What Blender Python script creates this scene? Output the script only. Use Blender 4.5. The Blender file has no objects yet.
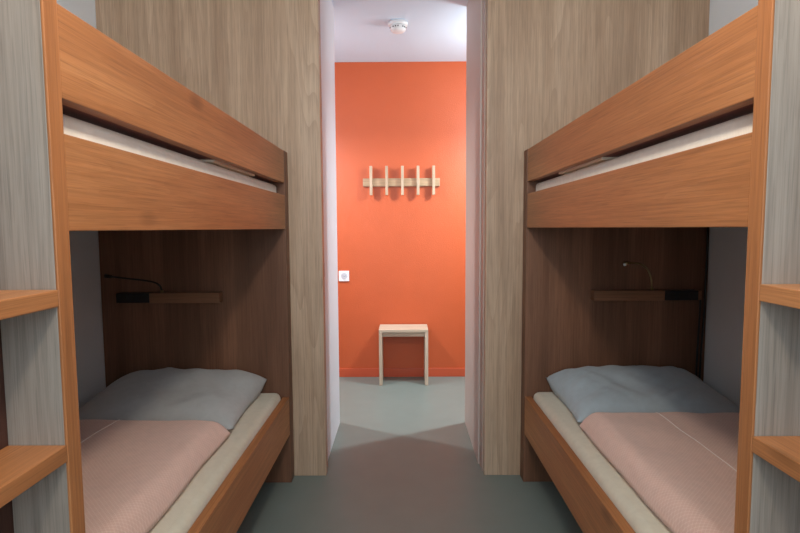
import bpy, bmesh, math, random
from mathutils import Vector, Matrix, noise

random.seed(4)
C = bpy.context.scene.collection

# ------------------------------------------------------------------ materials
def new_mat(name):
    m = bpy.data.materials.new(name); m.use_nodes = True
    nt = m.node_tree
    return m, nt, nt.nodes['Principled BSDF']

def N(nt, typ, **kw):
    n = nt.nodes.new(typ)
    for k, v in kw.items(): setattr(n, k, v)
    return n

def mathn(nt, op, a, b=None):
    n = N(nt, 'ShaderNodeMath', operation=op)
    for i, v in enumerate((a, b)):
        if v is None: continue
        if isinstance(v, (int, float)): n.inputs[i].default_value = v
        else: nt.links.new(v, n.inputs[i])
    return n.outputs[0]

def mixc(nt, fac, a, b, mode='MIX'):
    n = N(nt, 'ShaderNodeMix', data_type='RGBA', blend_type=mode)
    if isinstance(fac, (int, float)): n.inputs[0].default_value = fac
    else: nt.links.new(fac, n.inputs[0])
    for i, v in ((6, a), (7, b)):
        if isinstance(v, tuple): n.inputs[i].default_value = (*v, 1)
        else: nt.links.new(v, n.inputs[i])
    return n.outputs[2]

def ramp(nt, fac, stops):
    n = N(nt, 'ShaderNodeValToRGB')
    el = n.color_ramp.elements
    while len(el) < len(stops): el.new(0.5)
    for e, (p, c) in zip(el, stops):
        e.position = p; e.color = (*c, 1) if isinstance(c, tuple) else (c, c, c, 1)
    nt.links.new(fac, n.inputs[0])
    return n.outputs[0]

def plain(name, col, rough=0.6, spec=0.5, metal=0.0, bump=0.0, bscale=200, mott=0.0, mscale=3):
    m, nt, b = new_mat(name)
    b.inputs['Roughness'].default_value = rough
    b.inputs['Specular IOR Level'].default_value = spec
    b.inputs['Metallic'].default_value = metal
    tc = N(nt, 'ShaderNodeTexCoord')
    if mott:
        no = N(nt, 'ShaderNodeTexNoise'); no.inputs['Scale'].default_value = mscale; no.inputs['Detail'].default_value = 5
        nt.links.new(tc.outputs['Object'], no.inputs['Vector'])
        c = mixc(nt, no.outputs[0], tuple(max(0, x*(1-mott)) for x in col), tuple(min(1, x*(1+mott)) for x in col))
        nt.links.new(c, b.inputs['Base Color'])
    else:
        b.inputs['Base Color'].default_value = (*col, 1)
    if bump:
        no = N(nt, 'ShaderNodeTexNoise'); no.inputs['Scale'].default_value = bscale; no.inputs['Detail'].default_value = 4
        nt.links.new(tc.outputs['Object'], no.inputs['Vector'])
        bp = N(nt, 'ShaderNodeBump'); bp.inputs['Strength'].default_value = bump; bp.inputs['Distance'].default_value = 0.004
        nt.links.new(no.outputs[0], bp.inputs['Height']); nt.links.new(bp.outputs[0], b.inputs['Normal'])
    return m

def wood(name, dark, mid, light, axis='Z', rough=0.45, spec=0.4, plank=0.0, plank_axis='X', tint=0.12, figure=0.35, knots=0.0, fw=4.0, seed=0.0):
    """Oak: long fibres, flowing cathedral figure, optional planks and knots."""
    m, nt, b = new_mat(name)
    b.inputs['Roughness'].default_value = rough
    b.inputs['Specular IOR Level'].default_value = spec
    tc = N(nt, 'ShaderNodeTexCoord')
    def mapped(across, along, off=0.0):
        mp = N(nt, 'ShaderNodeMapping')
        s = [across]*3; s['XYZ'.index(axis)] = along
        mp.inputs['Scale'].default_value = s
        mp.inputs['Location'].default_value = (off+seed, off*1.7+seed, off*.6+seed)
        nt.links.new(tc.outputs['Object'], mp.inputs['Vector'])
        return mp.outputs[0]
    def nz(vec, detail=4, rgh=0.55, dist=0.0):
        n = N(nt, 'ShaderNodeTexNoise'); n.inputs['Scale'].default_value = 1
        n.inputs['Detail'].default_value = detail; n.inputs['Roughness'].default_value = rgh
        n.inputs['Distortion'].default_value = dist
        nt.links.new(vec, n.inputs['Vector']); return n.outputs[0]
    broad = nz(mapped(9, .7), 3)
    fig = nz(mapped(fw, .45, 3.1), 2, .4)
    rings = mathn(nt, 'FRACT', mathn(nt, 'MULTIPLY', fig, 16.0))
    rings = mathn(nt, 'POWER', rings, 2.2)
    fib = nz(mapped(170, 3.0, 7.7), 3, .6)
    pores = nz(mapped(420, 9.0, 1.3), 2, .5)
    c = ramp(nt, broad, [(0.3, dark), (0.5, mid), (0.72, light)])
    c = mixc(nt, mathn(nt, 'MULTIPLY', rings, figure), c, dark)
    f2 = ramp(nt, fib, [(0.35, 0.80), (0.62, 1.10)])
    c = mixc(nt, 0.75, c, f2, 'MULTIPLY')
    p2 = ramp(nt, pores, [(0.36, 0.62), (0.46, 1.0)])
    c = mixc(nt, 0.45, c, p2, 'MULTIPLY')
    if plank:
        sx = N(nt, 'ShaderNodeSeparateXYZ'); nt.links.new(tc.outputs['Object'], sx.inputs[0])
        q = mathn(nt, 'DIVIDE', mathn(nt, 'ADD', sx.outputs['XYZ'.index(plank_axis)], 20.03), plank)
        wn = N(nt, 'ShaderNodeTexWhiteNoise', noise_dimensions='1D')
        nt.links.new(mathn(nt, 'FLOOR', q), wn.inputs['W'])
        t = ramp(nt, wn.outputs[0], [(0, 1-tint), (1, 1+tint)])
        c = mixc(nt, 1.0, c, t, 'MULTIPLY')
    if knots:
        vo = N(nt, 'ShaderNodeTexVoronoi'); vo.inputs['Scale'].default_value = 1
        nt.links.new(mapped(5.0, 2.2, 5.5), vo.inputs['Vector'])
        k = ramp(nt, vo.outputs['Distance'], [(0.06, 1.0), (0.15, 0.0)])
        c = mixc(nt, mathn(nt, 'MULTIPLY', k, knots), c, tuple(x*.35 for x in dark))
    nt.links.new(c, b.inputs['Base Color'])
    bp = N(nt, 'ShaderNodeBump'); bp.inputs['Strength'].default_value = 0.12; bp.inputs['Distance'].default_value = 0.002
    nt.links.new(fib, bp.inputs['Height']); nt.links.new(bp.outputs[0], b.inputs['Normal'])
    return m

PALE = ((.385, .25, .16), (.49, .335, .222), (.58, .415, .29))
OAK = ((.345, .130, .045), (.43, .175, .064), (.51, .228, .090))
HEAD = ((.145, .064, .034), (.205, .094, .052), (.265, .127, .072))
M = {}
M['panel'] = wood('pale_oak_panel', *PALE, axis='Z', rough=.42, spec=.45, figure=.5, fw=5)
M['upright'] = wood('pale_oak_upright', (.25,.205,.165), (.32,.275,.23), (.39,.345,.295), axis='Z', rough=.38, spec=.5, figure=.16, fw=5, seed=2)
M['oak_y'] = wood('oak_along_y', *OAK, axis='Y', rough=.40, figure=.30, knots=.75, fw=7)
M['oak_z'] = wood('oak_along_z', *OAK, axis='Z', rough=.42, figure=.2, fw=8)
M['oak_x'] = wood('oak_along_x', *OAK, axis='X', rough=.42, figure=.2, fw=8)
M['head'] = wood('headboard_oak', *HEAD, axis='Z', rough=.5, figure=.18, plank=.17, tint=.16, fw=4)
M['ledge'] = wood('ledge_oak', (.19,.085,.042), (.25,.115,.058), (.31,.15,.08), axis='X', rough=.45, figure=.1)
M['batten'] = wood('dark_batten', (.17,.062,.052), (.21,.08,.066), (.25,.10,.08), axis='Y', rough=.6, figure=.1)
M['stool'] = wood('stool_oak', (.46,.35,.25), (.55,.43,.32), (.62,.50,.39), axis='X', rough=.5, figure=.1)
M['stool_z'] = wood('stool_oak_z', (.46,.35,.25), (.55,.43,.32), (.62,.50,.39), axis='Z', rough=.5, figure=.1)
M['rack'] = wood('rack_oak', (.36,.23,.13), (.43,.28,.165), (.50,.34,.21), axis='X', rough=.5, figure=.15)
M['peg'] = wood('peg_oak', (.43,.30,.20), (.50,.36,.25), (.56,.42,.30), axis='Z', rough=.5, figure=.12)
M['batten_z'] = wood('shaded_back_board', (.060,.024,.016), (.075,.030,.020), (.09,.038,.026), axis='Z', rough=.6, figure=.1)  # oak back board, its shade put into the dark colour
M['paleblock'] = plain('pale_fitting', (.85,.74,.58), .5)
M['white'] = plain('white_plaster', (.82,.86,.90), .7, bump=.12, bscale=260)
M['ceiling'] = plain('ceiling_white', (.66,.78,.91), .85, bump=.05)
M['jamb'] = plain('white_reveal_paint', (.74,.77,.82), .55, bump=.05)
M['jamb_right'] = plain('beige_reveal', (.56,.48,.43), .55, bump=.05)  # right reveal, darker and warmer in tone than the left
M['jamb_strip'] = wood('jamb_oak', (.40,.30,.25), (.46,.35,.29), (.52,.40,.34), axis='Z', figure=.1)
M['orange'] = plain('orange_wall_paint', (.53,.096,.028), .42, spec=.45, bump=.35, bscale=170, mott=.05, mscale=6)
M['orange_trim'] = plain('orange_skirting', (.56,.09,.034), .4)
M['floor'] = plain('grey_green_linoleum', (.185,.222,.202), .40, spec=.45, mott=.07, mscale=8, bump=.03, bscale=300)
M['plastic'] = plain('white_plastic', (.84,.84,.85), .35)
M['greyplastic'] = plain('grey_plastic', (.52,.53,.58), .4)
M['blackp'] = plain('black_plastic', (.010,.011,.013), .4)
M['blackgap'] = plain('dark_gap', (.02,.017,.015), .7)
M['brass'] = plain('aged_brass', (.40,.30,.16), .35, metal=1.0)
M['darkmetal'] = plain('dark_metal', (.05,.045,.04), .4, metal=.8)
M['deck'] = wood('deck_wood', (.20,.11,.06), (.25,.14,.075), (.3,.17,.09), axis='Y')

def fabric(name, col, pattern=None, rough=.9, weave=1400, col2=None):
    m, nt, b = new_mat(name)
    b.inputs['Roughness'].default_value = rough
    b.inputs['Specular IOR Level'].default_value = .15
    b.inputs['Sheen Weight'].default_value = .25
    b.inputs['Sheen Roughness'].default_value = .5
    tc = N(nt, 'ShaderNodeTexCoord')
    sx = N(nt, 'ShaderNodeSeparateXYZ'); nt.links.new(tc.outputs['Object'], sx.inputs[0])
    no = N(nt, 'ShaderNodeTexNoise'); no.inputs['Scale'].default_value = 40; no.inputs['Detail'].default_value = 6
    nt.links.new(tc.outputs['Object'], no.inputs['Vector'])
    c = mixc(nt, no.outputs[0], tuple(x*.9 for x in col), tuple(min(1, x*1.1) for x in col))
    if pattern:
        k = math.pi/pattern
        a = mathn(nt, 'SINE', mathn(nt, 'MULTIPLY', mathn(nt, 'ADD', sx.outputs[0], sx.outputs[1]), k))
        d = mathn(nt, 'SINE', mathn(nt, 'MULTIPLY', mathn(nt, 'SUBTRACT', sx.outputs[0], sx.outputs[1]), k))
        p = mathn(nt, 'ABSOLUTE', mathn(nt, 'MULTIPLY', a, d))
        f = ramp(nt, p, [(.05, 1.0), (.30, 0.0)])
        c = mixc(nt, mathn(nt, 'MULTIPLY', f, .45), c, col2)
    nt.links.new(c, b.inputs['Base Color'])
    w1 = mathn(nt, 'SINE', mathn(nt, 'MULTIPLY', sx.outputs[0], weave))
    w2 = mathn(nt, 'SINE', mathn(nt, 'MULTIPLY', sx.outputs[1], weave))
    bp = N(nt, 'ShaderNodeBump'); bp.inputs['Strength'].default_value = .15; bp.inputs['Distance'].default_value = .001
    nt.links.new(mathn(nt, 'ADD', mathn(nt, 'MULTIPLY', w1, w2), no.outputs[0]), bp.inputs['Height'])
    nt.links.new(bp.outputs[0], b.inputs['Normal'])
    return m
M['pillow'] = fabric('grey_linen', (.46,.465,.455))
M['pillow_blue'] = fabric('blue_grey_linen', (.41,.475,.51))
M['duvet'] = fabric('rose_duvet_cotton', (.76,.51,.42), pattern=.012, col2=(.90,.70,.61))
M['duvet_seam'] = fabric('duvet_seam_thread', (.92,.80,.74))
M['sheet_lit'] = fabric('lit_cream_sheet', (.88,.85,.76))  # lighter cream sheet: light on the upper strip put into its colour
M['sheet'] = fabric('cream_sheet', (.66,.60,.47))

# ------------------------------------------------------------------ mesh helpers
def box(bm, x0, x1, y0, y1, z0, z1, bev=0.0):
    t = bmesh.new()
    vs = [t.verts.new((x, y, z)) for x in sorted((x0, x1)) for y in sorted((y0, y1)) for z in sorted((z0, z1))]
    for f in ((0,1,3,2), (4,6,7,5), (0,4,5,1), (2,3,7,6), (0,2,6,4), (1,5,7,3)):
        t.faces.new([vs[i] for i in f])
    bmesh.ops.recalc_face_normals(t, faces=t.faces)
    if bev: bmesh.ops.bevel(t, geom=list(t.edges), offset=bev, segments=2, affect='EDGES', profile=.6)
    merge(bm, t)
    return bm

def merge(bm, t):
    me = bpy.data.meshes.new('tmp'); t.to_mesh(me); t.free(); bm.from_mesh(me); bpy.data.meshes.remove(me)

def B(*a, **k): return box(bmesh.new(), *a, **k)

def tube(bm, pts, r, seg=10, caps=True):
    pts = [Vector(p) for p in pts]; rings = []
    for i, p in enumerate(pts):
        d = (pts[min(i+1, len(pts)-1)] - pts[max(i-1, 0)]).normalized()
        ref = Vector((0, 1, 0)) if abs(d.y) < .9 else Vector((1, 0, 0))
        a = d.cross(ref).normalized(); b = d.cross(a)
        rr = r[i] if isinstance(r, (list, tuple)) else r
        rings.append([bm.verts.new(p + rr*(math.cos(2*math.pi*k/seg)*a + math.sin(2*math.pi*k/seg)*b)) for k in range(seg)])
    for q, w in zip(rings, rings[1:]):
        for k in range(seg): bm.faces.new((q[k], q[(k+1) % seg], w[(k+1) % seg], w[k]))
    if caps: bm.faces.new(rings[0]); bm.faces.new(rings[-1])
    bmesh.ops.recalc_face_normals(bm, faces=bm.faces)
    return bm

def bez(p0, p1, p2, p3, n=14):
    p0, p1, p2, p3 = map(Vector, (p0, p1, p2, p3)); out = []
    for i in range(n+1):
        t = i/n; s = 1-t
        out.append(s**3*p0 + 3*s*s*t*p1 + 3*s*t*t*p2 + t**3*p3)
    return out

def lathe(bm, prof, cx, cy, seg=40):
    rings = [[bm.verts.new((cx+r*math.cos(2*math.pi*k/seg), cy+r*math.sin(2*math.pi*k/seg), z)) for k in range(seg)] for r, z in prof]
    for q, w in zip(rings, rings[1:]):
        for k in range(seg): bm.faces.new((q[k], q[(k+1) % seg], w[(k+1) % seg], w[k]))
    bm.faces.new(rings[0]); bm.faces.new(rings[-1])
    bmesh.ops.recalc_face_normals(bm, faces=bm.faces)
    return bm

def wloc(o):
    v = Vector((0, 0, 0))
    while o: v += o.location; o = o.parent
    return v

def obj(name, bm, mats, parent=None, smooth=False, label=None):
    me = bpy.data.meshes.new(name)
    off = wloc(parent) if parent else Vector((0, 0, 0))
    if parent: bmesh.ops.translate(bm, verts=bm.verts, vec=-off)
    bm.to_mesh(me); bm.free()
    o = bpy.data.objects.new(name, me); C.objects.link(o)
    for m in (mats if isinstance(mats, list) else [mats]): me.materials.append(m)
    if smooth:
        for p in me.polygons: p.use_smooth = True
    if parent: o.parent = parent
    if label: o['label'] = label
    return o

def thing(name, label, cat, loc, group=None):
    o = bpy.data.objects.new(name, None); C.objects.link(o); o.location = loc
    o.empty_display_size = .1
    o['label'] = label; o['category'] = cat
    if group: o['group'] = group
    return o

def tag(o, label, cat, group=None):
    o['label'] = label; o['category'] = cat
    if group: o['group'] = group
    return o

def struct(name, bm, m, parent=None, smooth=False):
    o = obj(name, bm, m, parent, smooth)
    if not parent: o['kind'] = 'structure'
    return o

# ------------------------------------------------------------------ the setting
XL, XR = -1.450, 1.455            # room side walls
YB, YP, YV, YE = -1.05, 2.497, 3.20, 4.222   # window wall, oak partition, vestibule, orange wall
ZC = 2.585
DL, DR = -.392, .408              # door opening
struct('floor', B(-2.6, 2.6, YB-.2, YE+.15, -.12, 0), M['floor'])
struct('ceiling', B(-2.6, 2.6, YB-.2, YE+.15, ZC, ZC+.1), M['ceiling'])
struct('wall_left', B(XL-.12, XL, YB, YP+.0, 0, ZC), M['white'])
struct('wall_right', B(XR, XR+.12, YB, YP+.0, 0, ZC), M['white'])
# window wall behind the viewpoint, with an opening
WX, WZ0, WZ1 = .70, .85, 2.45
bm = B(XL-.12, -WX, YB-.2, YB, 0, ZC); box(bm, WX, XR+.12, YB-.2, YB, 0, ZC)
box(bm, -WX, WX, YB-.2, YB, 0, WZ0); box(bm, -WX, WX, YB-.2, YB, WZ1, ZC)
struct('wall_back', bm, M['white'])
bm = bmesh.new()
for x in (-WX, -.03, WX-.06): box(bm, x, x+.06, YB-.16, YB-.10, WZ0, WZ1)
for z in (WZ0, WZ1-.06): box(bm, -WX, WX, YB-.16, YB-.10, z, z+.06)
struct('window_1', bm, M['plastic'])
# pale oak partition either side of the doorway
PT = .042
struct('wall_partition_left', B(XL, DL, YP, YP+PT, 0, ZC, bev=.0015), M['panel'])
struct('wall_partition_right', B(DR, XR, YP, YP+PT, 0, ZC, bev=.0015), M['panel'])
# wall blocks, white left and beige right, that flank the passage to the vestibule
struct('wall_passage_left', B(-2.6, -.409, YP+.125, YV, 0, ZC), M['jamb'])
struct('wall_passage_right', B(.396, 2.6, YP+.125, YV, 0, ZC), M['jamb_right'])
# orange end wall with skirting, corridor ends
struct('wall_end', B(-2.6, 2.6, YE, YE+.12, 0, ZC), M['orange'])
bm = B(-2.6, 2.6, YE-.012, YE, 0, .072, bev=.003)
struct('baseboard_end', bm, M['orange_trim'])
struct('wall_corridor_left', B(-2.72, -2.6, YP+.125, YE, 0, ZC), M['white'])
struct('wall_corridor_right', B(2.6, 2.72, YP+.125, YE, 0, ZC), M['white'])
# sliding door parked in its pocket on the left: leaf edge and lock plate show
dl = struct('door_1', B(-1.40, DL-.006, YP+PT+.012, YP+PT+.05, .004, 2.50, bev=.002), M['oak_z'])
bm = B(DL-.008, DL-.0045, YP+PT+.018, YP+PT+.042, 1.005, 1.075)
struct('lock_plate', bm, M['darkmetal'], dl)
struct('trim_1', B(.402, .46, YP+PT+.001, YP+.1245, 0, ZC-.001, bev=.002), M['jamb_strip'])

# ------------------------------------------------------------------ bunk beds
def lmirror(s, x):      # distance from the aisle face of the bed -> world X
    return (-.555 - x) if s < 0 else (.590 + x)

def grid_solid(bm, nu, nv, top, bot):
    """closed sheet from two height functions giving 3-D points"""
    A = [[bm.verts.new(top(i/nu, j/nv)) for j in range(nv+1)] for i in range(nu+1)]
    D = [[None]*(nv+1) for _ in range(nu+1)]
    for i in range(nu+1):
        for j in range(nv+1):
            D[i][j] = A[i][j] if i in (0, nu) or j in (0, nv) else bm.verts.new(bot(i/nu, j/nv))
    for i in range(nu):
        for j in range(nv):
            bm.faces.new((A[i][j], A[i+1][j], A[i+1][j+1], A[i][j+1]))
            q = (D[i][j], D[i][j+1], D[i+1][j+1], D[i+1][j])
            if len(set(q)) == 4 and not all(v in (A[i][j], A[i+1][j], A[i][j+1], A[i+1][j+1]) for v in q): bm.faces.new(q)
    bmesh.ops.recalc_face_normals(bm, faces=bm.faces)

YH = 2.425       # face of the headboard
YF0, YF1 = .822, .855   # far ladder upright
YN0, YN1 = .370, .403   # near ladder upright
UD = .098        # depth of the uprights
W = .895 if True else 0

def mattress(s, z0, z1, mat, bev, label):
    xo, xi, xw = lmirror(s, .0345), lmirror(s, .122), lmirror(s, .885 if s < 0 else .855)
    yn = .890
    out = [(xo, YH-.004), (xo, yn), (xi, yn), (xi, .462), (xw, .462), (xw, YH-.004)]
    bm = bmesh.new()
    lo = [bm.verts.new((x, y, z0)) for x, y in out]; hi = [bm.verts.new((x, y, z1)) for x, y in out]
    bm.faces.new(lo); bm.faces.new(hi)
    for i in range(6): j = (i+1) % 6; bm.faces.new((lo[i], lo[j], hi[j], hi[i]))
    bmesh.ops.recalc_face_normals(bm, faces=bm.faces)
    bmesh.ops.bevel(bm, geom=list(bm.edges), offset=bev, segments=5, affect='EDGES', profile=.5)
    o = obj('mattress', bm, mat, smooth=True)
    return tag(o, label, 'mattress')

def pillow(s, label, mat, x0, x1, y0, y1, zb, seedv):
    cx, cy = lmirror(s, (x0+x1)/2), (y0+y1)/2
    hx, hy = (x1-x0)/2, (y1-y0)/2
    def prof(u, v):
        a, b = abs(2*u-1), abs(2*v-1)
        px, py = 1 - a**4.5, 1 - b**3.6
        return max(0, px)**.55 * max(0, py)**.6
    def xy(u, v):
        a, b = 2*u-1, 2*v-1
        px = a*hx*(1 - .045*(1-b*b)) ; py = b*hy*(1 - .05*(1-a*a))
        return px, py
    def top(u, v):
        px, py = xy(u, v); h = prof(u, v)
        a, b = 2*u-1, 2*v-1
        n = noise.noise(Vector((px*6+seedv, py*8, seedv)))*.010*h + noise.noise(Vector((px*15+py*9+seedv, py*5+3, 1)))*.010*h + abs(noise.noise(Vector((px*9-py*11, py*4+seedv, 5))))*.016*h
        n += .004*math.sin(18*px+9*py+seedv)*max(0, a*a+b*b-.6)*h
        z = zb + .022 + (.078 + .022*v)*h + n + .050*v*v * (1-.12*abs(a)**3)
        return Vector((cx+px, cy+py, z))
    def bot(u, v):
        px, py = xy(u, v); h = prof(u, v)
        return Vector((cx+px, cy+py, zb + .022*(1-min(1, h*2.5)) + .030*(v**6)*(1-min(1, h*1.5)) + .0015))
    bm = bmesh.new(); grid_solid(bm, 56, 44, top, bot)
    return tag(obj('pillow', bm, mat, smooth=True), label, 'pillow')

def duvet(s, label, zb, y1, seedv):
    x0, x1, y0 = .125, (.872 if s < 0 else .842), .50
    hx, hy = (x1-x0)/2, (y1-y0)/2
    cx, cy = lmirror(s, (x0+x1)/2), (y0+y1)/2
    R = .055
    def edge(d): # rounded edge profile
        d = min(1, d/R); return math.sqrt(max(0, 1-(1-d)**2))
    def remap(t): # denser at borders
        return .5 - .5*math.cos(math.pi*t)
    def top(u, v):
        a, b = remap(u), remap(v)
        px, py = (2*a-1)*hx, (2*b-1)*hy
        h = edge(hx-abs(px)) * edge(hy-abs(py))
        w = .012*noise.noise(Vector((px*3.2+seedv, py*2.4, seedv))) + .005*noise.noise(Vector((px*9+seedv, py*7, 2)))
        q = max(0, min(1, (v-.30)/.2)); q = q*q*(3-2*q)
        k = (1-u) if s > 0 else u       # aisle side
        ox = -s*(.034 if s > 0 else .022)*q*k + .010*noise.noise(Vector((py*4, seedv, 3)))
        return Vector((cx+px+ox, cy+py, zb + .012 + (.072 + w)*h))
    def bot(u, v):
        a, b = remap(u), remap(v)
        px, py = (2*a-1)*hx, (2*b-1)*hy
        e = min(hx-abs(px), hy-abs(py))
        return Vector((cx+px, cy+py, zb + .0015 + .010*(1-min(1, e/.02))))
    bm = bmesh.new(); grid_solid(bm, 44, 80, top, bot)
    o = tag(obj('duvet', bm, M['duvet'], smooth=True), label, 'duvet')
    # the fine pale seam that runs along the cover
    k = bmesh.new(); pts = []
    for i in range(36):
        v = .06 + .88*i/35
        xx = .37 if s > 0 else .48
        t = .5 - math.asin(max(-1, min(1, 1-2*xx)))/math.pi
        t = math.acos(1-2*xx)/math.pi
        pts.append(top(t, v) + Vector((0, 0, .0005)))
    tube(k, pts, .0016, 6)
    obj('seam', k, M['duvet_seam'], o, True)
    return o

def bunk(s):
    YF0, YF1 = (.815, .848) if s < 0 else (.842, .875)
    side = 'left' if s < 0 else 'right'
    X = lambda d: lmirror(s, d)
    t = thing('bunk_bed', f'oak bunk bed built in along the {side} wall, with step ladder at its foot', 'bunk bed', (X(.45), 1.43, 0), 'built-in oak bunk beds')
    wall = .893 if s < 0 else .863
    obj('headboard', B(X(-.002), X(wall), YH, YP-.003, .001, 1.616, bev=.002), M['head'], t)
    g = obj('guard_rail', B(X(0), X(.030), YF1+.0005, YH-.0005, 1.465, 1.615, bev=.002), M['oak_y'], t)
    for y0, y1 in ((YF1+.0005, 1.608), (2.052, YH-.001)):
        obj('batten', B(X(.031), X(.100), y0, y1, 1.466, 1.491), M['batten'], g, label='dark brown batten along the inside of the guard rail')
    bm = B(X(.0315), X(.094), 1.61, 2.05, 1.4580, 1.488, bev=.002)
    k = obj('fitting', bm, M['paleblock'], g, label='pale fitting under the guard rail near the headboard')
    for y in ((1.70, 1.80) if s < 0 else (1.90,)):
        obj('screw', lathe(bmesh.new(), [(.007, 1.4578), (.008, 1.4568), (.005, 1.4562)], X(.058), y, 12), M['darkmetal'], k)
    obj('side_board', B(X(0), X(.030), YF1+.0005, YH-.0005, 1.248, 1.408, bev=.002), M['oak_y'], t)
    obj('side_rail', B(X(0), X(.032), YF1+.0005, YH-.0005, .245, .432, bev=.002), M['oak_y'], t)
    obj('bed_base', B(X(.034), X(wall), YF1+.001, YH-.001, 1.252, 1.272), M['deck'], t)
    obj('bed_base', B(X(.034), X(wall), YF1+.001, YH-.001, .262, .285), M['deck'], t)
    # foot part of the bases, set back behind the ladder
    obj('bed_base', B(X(UD+.013), X(wall), .445, YF1+.0008, 1.252, 1.272), M['deck'], t)
    obj('bed_base', B(X(UD+.013), X(wall), .445, YF1+.0008, .262, .285), M['deck'], t)
    obj('foot_shade_panel', B(X(UD+.0125), X(wall), .412, .442, .001, 2.05, bev=.002), M['oak_z'], t)  # unseen panel added to close the foot end and darken the bunk
    obj('ladder_back', B(X(UD+.0005), X(UD+.0115), YN0, YF1, .001, 2.05, bev=.001), M['batten_z'], t, label='oak back board behind the ladder steps, shade put into its colour')
    obj('corner_post', B(X(wall-.04), X(wall), .37, .411, .001, 2.05, bev=.002), M['oak_z'], t)
    # ladder: two pale uprights with oak front lipping, oak treads between them
    for y0, y1 in ((YF0, YF1), (YN0, YN1)):
        u = obj('ladder_upright', B(X(.004), X(UD), y0, y1, .001, 2.05, bev=.001), M['upright'], t, label='pale grey oak face of the ladder upright')
        obj('lipping', B(X(-.001), X(.004), y0-.0005, y1+.0003, .001, 2.05, bev=.0015), M['oak_z'], u, label='orange oak front edge')
    for z in (1.154, .896, .638, .380, .122):
        obj('ladder_step', B(X(.0), X(UD), YN1+.0005, YF0-.0005, z-.028, z, bev=.002), M['oak_y'], t)
    return t

bunk(-1); bunk(1)
for s in (-1, 1):
    side = 'left' if s < 0 else 'right'
    mattress(s, .2865, .462, M['sheet'], .030, f'cream sheeted mattress on the lower bunk at the {side}')
    mattress(s, 1.2735, 1.4555, M['sheet_lit'], .016, f'cream mattress showing as a thin strip in the upper bunk at the {side}')
pillow(-1, 'grey linen pillow lying against the headboard of the left lower bunk', M['pillow'], .098, .80, 1.895, 2.40, .463, 1.3)
pillow(1, 'blue-grey linen pillow lying against the headboard of the right lower bunk', M['pillow_blue'], .095, .80, 1.955, 2.41, .463, 6.1)
duvet(-1, 'rose patterned duvet spread over the left lower bunk', .463, 1.880, 2.2)
duvet(1, 'rose patterned duvet with pale seam spread over the right lower bunk', .463, 1.940, 8.8)

# ------------------------------------------------------------------ reading lights on the headboards
def reading_light(s):
    sg = 1 if s > 0 else -1
    side = 'right' if s > 0 else 'left'
    lab = ('oak wall ledge with black socket block and upright curved reading lamp, right lower bunk' if s > 0 else
           'oak wall ledge with black socket block and sideways-bent reading lamp, left lower bunk')
    t = thing('reading_light', lab, 'reading light', (sg*1.14, YH-.03, .90), 'reading lights of the lower bunks')
    yb = YH-.0008
    o = 0 if s > 0 else .035
    obj('ledge', B(sg*.897+o, sg*1.227+o, yb-.05, yb, .903, .951, bev=.002), M['ledge'], t)
    k = obj('socket_block', B(sg*1.2275+o, sg*1.384+o, yb-.05, yb, .905, .950, bev=.003), M['blackp'], t, label='black socket block')
    for i in range(3):
        x = sg*(1.262+.044*i)+o
        bm = bmesh.new(); tube(bm, [(x, yb-.0512, .928), (x, yb-.0500, .928)], .014, 16); obj('socket_outlet', bm, M['blackgap'], k)
    if s > 0: obj('end_cap', B(1.385, 1.402, yb-.045, yb, .906, .949, bev=.002), M['ledge'], t)
    y = yb-.028
    bx = sg*1.176+o
    bm = bmesh.new(); tube(bm, [(bx, y, .951), (bx, y, .962)], .008, 14)
    obj('lamp_base', bm, M['brass'], t, True)
    if s > 0:
        pts = bez((bx, y, .958), (bx-.005, y, 1.07), (1.115, y-.02, 1.083), (1.046, y-.03, 1.082))
        tip = [(1.052, y-.0295, 1.0825), (1.030, y-.033, 1.078)]
    else:
        pts = bez((bx, y, .958), (bx-.005, y, 1.01), (-1.185, y-.01, 1.005), (-1.37, y-.02, 1.030))
        tip = [(-1.365, y-.02, 1.0295), (-1.395, y-.02, 1.033)]
    bm = bmesh.new(); tube(bm, pts, .0042, 10)
    a = obj('gooseneck', bm, M['brass'] if s > 0 else M['darkmetal'], t, True)
    bm = bmesh.new(); tube(bm, tip, [.0065, .010], 14)
    obj('lamp_head', bm, M['brass'] if s > 0 else M['darkmetal'], a, True)
    if s > 0:
        bm = bmesh.new(); d = Vector(tip[1]); tube(bm, [d+Vector((.0005, -.001, -.003)), d+Vector((-.002, -.003, -.004))], .007, 14)
        obj('lamp_lens', bm, M['plastic'], a, label='pale lens at the tip')
reading_light(-1); reading_light(1)

# black cables beside the right reading light
pts = bez((1.440, YH-.006, 1.250), (1.446, YH-.006, 1.1), (1.438, YH-.006, 1.0), (1.440, YH-.006, .88), 10)[:-1] + \
      bez((1.440, YH-.006, .88), (1.438, YH-.006, .75), (1.428, YH-.006, .65), (1.430, YH-.006, .47), 10)
bm = bmesh.new(); tube(bm, pts, .0045, 8)
tag(obj('power_cable', bm, M['blackp'], smooth=True), 'black cable running down the corner from under the right upper bunk', 'cable')
pts = [(1.404, YH-.02, .910), (1.409, YH-.02, .908)] + bez((1.412, YH-.018, .900), (1.417, YH-.012, .80), (1.410, YH-.008, .68), (1.412, YH-.008, .47), 12)
bm = bmesh.new(); tube(bm, pts, .0045, 8)
tag(obj('power_cable', bm, M['blackp'], smooth=True), 'black cable hanging from the end of the right reading light ledge', 'cable')

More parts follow.
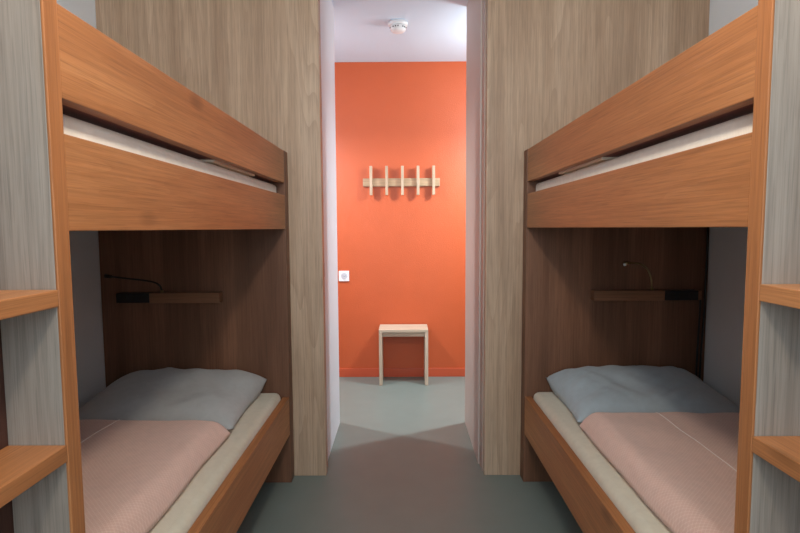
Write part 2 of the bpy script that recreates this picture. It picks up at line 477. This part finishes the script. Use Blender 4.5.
# ------------------------------------------------------------------ vestibule: coat rack, stool, socket, detector
t = thing('coat_rack', 'oak coat rack with five upright pegs on the orange wall', 'coat rack', (-.005, YE, 1.62))
obj('rail', B(-.320, .308, YE-.026, YE-.001, 1.589, 1.654, bev=.002), M['rack'], t)
for x in (-.252, -.125, .003, .129, .255):
    obj('peg', B(x-.011, x+.011, YE-.064, YE-.0265, 1.516, 1.750, bev=.003), M['peg'], t)

t = thing('stool', 'small pale oak stool with two panel legs, standing against the orange wall', 'stool', (.004, 4.09, 0))
SX0, SX1, SY0, SY1 = -.190, .200, 3.972, 4.200
obj('seat', B(SX0, SX1, SY0, SY1, .428, .450, bev=.002), M['stool'], t)
for x0, x1 in ((SX0, SX0+.026), (SX1-.026, SX1)):
    obj('leg', B(x0, x1, SY0, SY1, .0005, .4275, bev=.002), M['stool_z'], t)
obj('apron', B(SX0+.0265, SX1-.0265, SY0+.03, SY0+.052, .388, .4275, bev=.001), M['stool'], t)
obj('apron', B(SX0+.0265, SX1-.0265, SY1-.04, SY1-.018, .388, .4275, bev=.001), M['stool'], t)

t = thing('wall_socket', 'square white socket plate low on the orange wall beside the doorway', 'socket', (-.487, YE, .855))
obj('plate', B(-.530, -.444, YE-.012, YE-.0005, .811, .897, bev=.004), M['plastic'], t)
k = bmesh.new(); tube(k, [(-.484, YE-.0145, .856), (-.484, YE-.0122, .856)], .026, 24)
r = obj('insert', k, M['greyplastic'], t, label='grey round insert')
k = bmesh.new()
for dx, dz in ((-.009, 0), (.009, 0), (0, -.005)):
    tube(k, [(-.484+dx, YE-.0152, .856+dz), (-.484+dx, YE-.0146, .856+dz)], .0026, 8)
obj('hole', k, M['blackgap'], r)

t = thing('smoke_detector', 'round white smoke detector on the vestibule ceiling', 'smoke detector', (-.021, 3.44, ZC))
obj('mount', lathe(bmesh.new(), [(.064, ZC-.0005), (.064, ZC-.014), (.058, ZC-.022)], -.021, 3.44), M['plastic'], t, True)
obj('housing', lathe(bmesh.new(), [(.050, ZC-.0225), (.054, ZC-.034), (.048, ZC-.050), (.036, ZC-.058), (.030, ZC-.060)], -.021, 3.44), M['plastic'], t, True)
for i in range(20):
    a = 2*math.pi*i/20
    if math.sin(a) > -.2 or i % 4 == 0: continue
    x, y = -.021+.0535*math.cos(a), 3.44+.0535*math.sin(a)
    obj('vent_slot', B(x-.004, x+.004, y-.003, y+.003, ZC-.040, ZC-.034), M['blackgap'], t)

# ------------------------------------------------------------------ light
def area(name, loc, target, sx, sy, energy, col):
    l = bpy.data.lights.new(name, 'AREA'); l.shape = 'RECTANGLE'; l.size = sx; l.size_y = sy; l.energy = energy; l.color = col
    o = bpy.data.objects.new(name, l); C.objects.link(o); o.location = loc
    o.rotation_euler = (Vector(target)-Vector(loc)).to_track_quat('-Z', 'Y').to_euler()
    return o
def point(name, loc, energy, col, r):
    l = bpy.data.lights.new(name, 'POINT'); l.energy = energy; l.color = col; l.shadow_soft_size = r
    o = bpy.data.objects.new(name, l); C.objects.link(o); o.location = loc
    return o
area('window_daylight', (0, YB-.06, 1.65), (0, 2, 1.5), 1.35, 1.54, 29, (.72, .89, 1.0))
point('ceiling_lamp', (0, .45, 2.12), 39, (1.0, .87, .73), .07)
for nm, x, y, e, col in (('right', .92, 3.47, 1.0, (.78, .93, .97)), ('left', -.94, 3.47, .7, (.90, .95, .97))):
    point('corridor_lamp_'+nm, (x, y, 2.20), (26 if x > 0 else 8)*e, col, .14)
    o = area('corridor_downlight_'+nm, (x, y, 2.03), (x, y, 0), .05, .05, 33*e, col); o.data.shape = 'DISK'

w = bpy.data.worlds.new('World'); bpy.context.scene.world = w; w.use_nodes = True
w.node_tree.nodes['Background'].inputs[0].default_value = (.75, .85, 1, 1)
w.node_tree.nodes['Background'].inputs[1].default_value = .3

# ------------------------------------------------------------------ camera
th, ps, ro = (math.radians(a) for a in (4.3218, -.2854, -.3245))
c, s_ = math.cos, math.sin
F = Vector((s_(ps)*c(th), c(ps)*c(th), -s_(th))); R = Vector((c(ps), -s_(ps), 0)); U = R.cross(F)
R, U = c(ro)*R + s_(ro)*U, -s_(ro)*R + c(ro)*U
cam = bpy.data.cameras.new('camera'); cam.sensor_width = 36; cam.lens = 510/800*36; cam.clip_start = .02
co = bpy.data.objects.new('camera', cam); C.objects.link(co)
mw = Matrix((R, U, -F)).transposed().to_4x4(); mw.translation = (0, 0, 1.25); co.matrix_world = mw
sc = bpy.context.scene; sc.camera = co
sc.view_settings.view_transform = 'Standard'
sc.view_settings.look = 'None'
sc.view_settings.exposure = 0.0
sc.cycles.max_bounces = 10
sc.cycles.diffuse_bounces = 6
